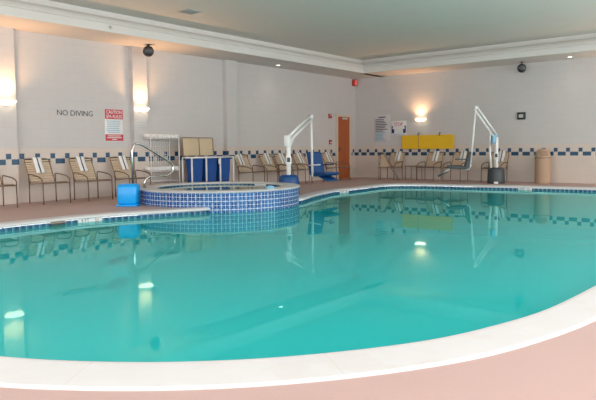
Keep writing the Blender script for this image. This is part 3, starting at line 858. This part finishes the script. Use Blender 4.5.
b = MB(); b.box((.123, 0, 0), (.01, .09, .17), bev=.003); b.build('red_lens', mats['redlens'], r)

# ------------------------------------------------------------------ lamps, speakers, vent
def sconce(loc, rz, label, power):
    """shallow half-round glass dish throwing light up the wall; local +x points off the wall"""
    r = empty('wall_sconce', loc, rz); tag(r, label, 'wall lamp', 'uplight sconces on the walls')
    b = MB(); b.box((.012, 0, -.01), (.024, .12, .12), bev=.006); b.build('back_plate', mats['white'], r)
    b = MB(); b.lathe([(.04, -.045), (.10, -.042), (.16, -.02), (.185, .02), (.19, .03), (.178, .03), (.15, -.005), (.09, -.028), (.001, -.03)], c=(.02, 0, 0), n=20, a0=-pi / 2, a1=pi / 2)
    b.lathe([(.001, -.045), (.04, -.045)], c=(.02, 0, 0), n=20, a0=-pi / 2, a1=pi / 2)
    b.build('glass_dish', mats['bulb'], r)
    ld = bpy.data.lights.new('sconce_lamp', 'SPOT'); ld.energy = power; ld.color = (1., .52, .24); ld.spot_size = radians(150); ld.spot_blend = 1.; ld.shadow_soft_size = .05
    lo = bpy.data.objects.new('sconce_lamp', ld); COL.objects.link(lo); lo.parent = r; lo.location = (.165, 0, .05); lo.rotation_euler = (0, radians(-170), 0)
sconce((CP, -12.36, 1.99), 0, 'glowing half round wall lamp on the first wall column, cut by the frame edge', SCN := 85)
sconce((CP, -9.20, 1.985), 0, 'glowing half round wall lamp on the second column above the handrail', SCN)
sconce((2.56, 0, 1.93), -pi / 2, 'glowing half round wall lamp on the back wall above the yellow board', 60)
sconce((9.30, 0, 1.93), -pi / 2, 'glowing half round wall lamp on the back wall beyond the tan bin', SCN)

def speaker(loc, label, aim):
    r = empty('ceiling_speaker', loc); tag(r, label, 'speaker', 'ball speakers under the soffit')
    rot = Matrix.Rotation(aim, 3, 'Z') @ Matrix.Rotation(radians(100), 3, 'Y')
    b = MB(); prof = [(.001, -.105)] + [(.125 * sin(a), -.105 * cos(a)) for a in [pi * k / 12 for k in range(1, 9)]] + [(.112, .062), (.104, .066)]
    b.lathe(prof, n=28, rot=rot); b.build('shell', mats['black'], r)
    b = MB(); b.lathe([(.106, .058), (.08, .066), (.04, .072), (.001, .074)], n=28, rot=rot); b.build('grille', mats['black'], r)
    b = MB(); b.tube([(0, 0, .06), (0, 0, SZ - loc[2] - .005)], .022, 8); b.lathe([(.001, .0), (.06, 0), (.06, -.012), (.02, -.018)], c=(0, 0, SZ - loc[2]), n=20); b.build('bracket', mats['black'], r)
speaker((.52, -9.24, 3.29), 'black ball speaker hung under the soffit above the second column', radians(-30))
speaker((5.94, -.39, 3.26), 'black ball speaker hung under the soffit above the wall display', radians(-60))

def downlight(x, y, label):
    r = empty('soffit_downlight', (x, y, SZ)); tag(r, label, 'ceiling light', 'recessed lights in the soffit')
    b = MB(); b.lathe([(.055, -.002), (.06, -.010), (.085, -.008), (.09, 0)], n=24); b.build('trim_ring', mats['white'], r)
    b = MB(); b.lathe([(.001, -.004), (.056, -.004)], n=24, smooth=False); b.build('lens', mats['down'], r)
    ld = bpy.data.lights.new('downlight_lamp', 'SPOT'); ld.energy = 6; ld.color = (1., .85, .66); ld.spot_size = radians(110); ld.spot_blend = .7; ld.shadow_soft_size = .05
    lo = bpy.data.objects.new('downlight_lamp', ld); COL.objects.link(lo); lo.parent = r; lo.location = (0, 0, -.02)
downlight(.42, -4.60, 'small recessed light in the soffit over the strap chairs by the spa')
downlight(7.25, -.46, 'small recessed light in the soffit over the tan bin end')

r = empty('ceiling_vent', (2.25, -9.48, CZ)); tag(r, 'square grey air vent in the ceiling', 'vent')
b = MB(); b.box((0, 0, -.006), (.37, .37, .012), bev=.004); b.build('frame', mats['metalgrey'], r)
for k in range(5):
    b = MB(); b.box((-.13 + .065 * k, 0, -.018), (.045, .30, .006), Matrix.Rotation(.5, 3, 'Y')); b.build('louver', mats['metalgrey'], r)
r = empty('fire_sprinkler', (1.205, -10.70, 3.53)); tag(r, 'tiny sprinkler head on the stepped ceiling edge', 'sprinkler')
b = MB(); b.lathe([(.03, 0), (.03, .008), (.012, .012), (.012, .05), (.001, .05)], n=14, rot=Matrix.Rotation(pi / 2, 3, 'Y')); b.build('head', mats['metalgrey'], r)

# ------------------------------------------------------------------ world, camera, view
w = bpy.data.worlds.new('daylight'); sc.world = w; w.use_nodes = True
bg = w.node_tree.nodes['Background']; bg.inputs[0].default_value = (.985, .985, .98, 1); bg.inputs[1].default_value = 7.0

yaw, pitch, roll_, f, cy = 0.6842, -0.0589, -0.0093, 611.8083, 184.1608
fwd = Vector((-sin(yaw) * cos(pitch), cos(yaw) * cos(pitch), sin(pitch)))
rt = Vector((cos(yaw), sin(yaw), 0)); up = rt.cross(fwd)
rr = rt * cos(roll_) + up * sin(roll_); uu = -rt * sin(roll_) + up * cos(roll_)
cam = bpy.data.cameras.new('camera'); co = bpy.data.objects.new('camera', cam); COL.objects.link(co)
Mx = Matrix((rr, uu, -fwd)).transposed().to_4x4(); Mx.translation = Vector((12.0877, -18.0563, 1.05)); co.matrix_world = Mx
cam.sensor_width = 36; cam.lens = f / 596 * 36; cam.shift_y = (cy - 200) / 596; cam.clip_start = .05; cam.clip_end = 100
sc.camera = co

sc.view_settings.view_transform = 'Standard'; sc.view_settings.look = 'None'; sc.view_settings.gamma = 1; sc.view_settings.use_curve_mapping = False
sc.view_settings.exposure = 0.0
sc.cycles.use_denoising = True; sc.cycles.use_adaptive_sampling = False
sc.cycles.max_bounces = 10; sc.cycles.diffuse_bounces = 6; sc.cycles.glossy_bounces = 4; sc.cycles.transparent_max_bounces = 8
sc.cycles.sample_clamp_indirect = 8
sc.cycles.caustics_reflective = False; sc.cycles.caustics_refractive = False
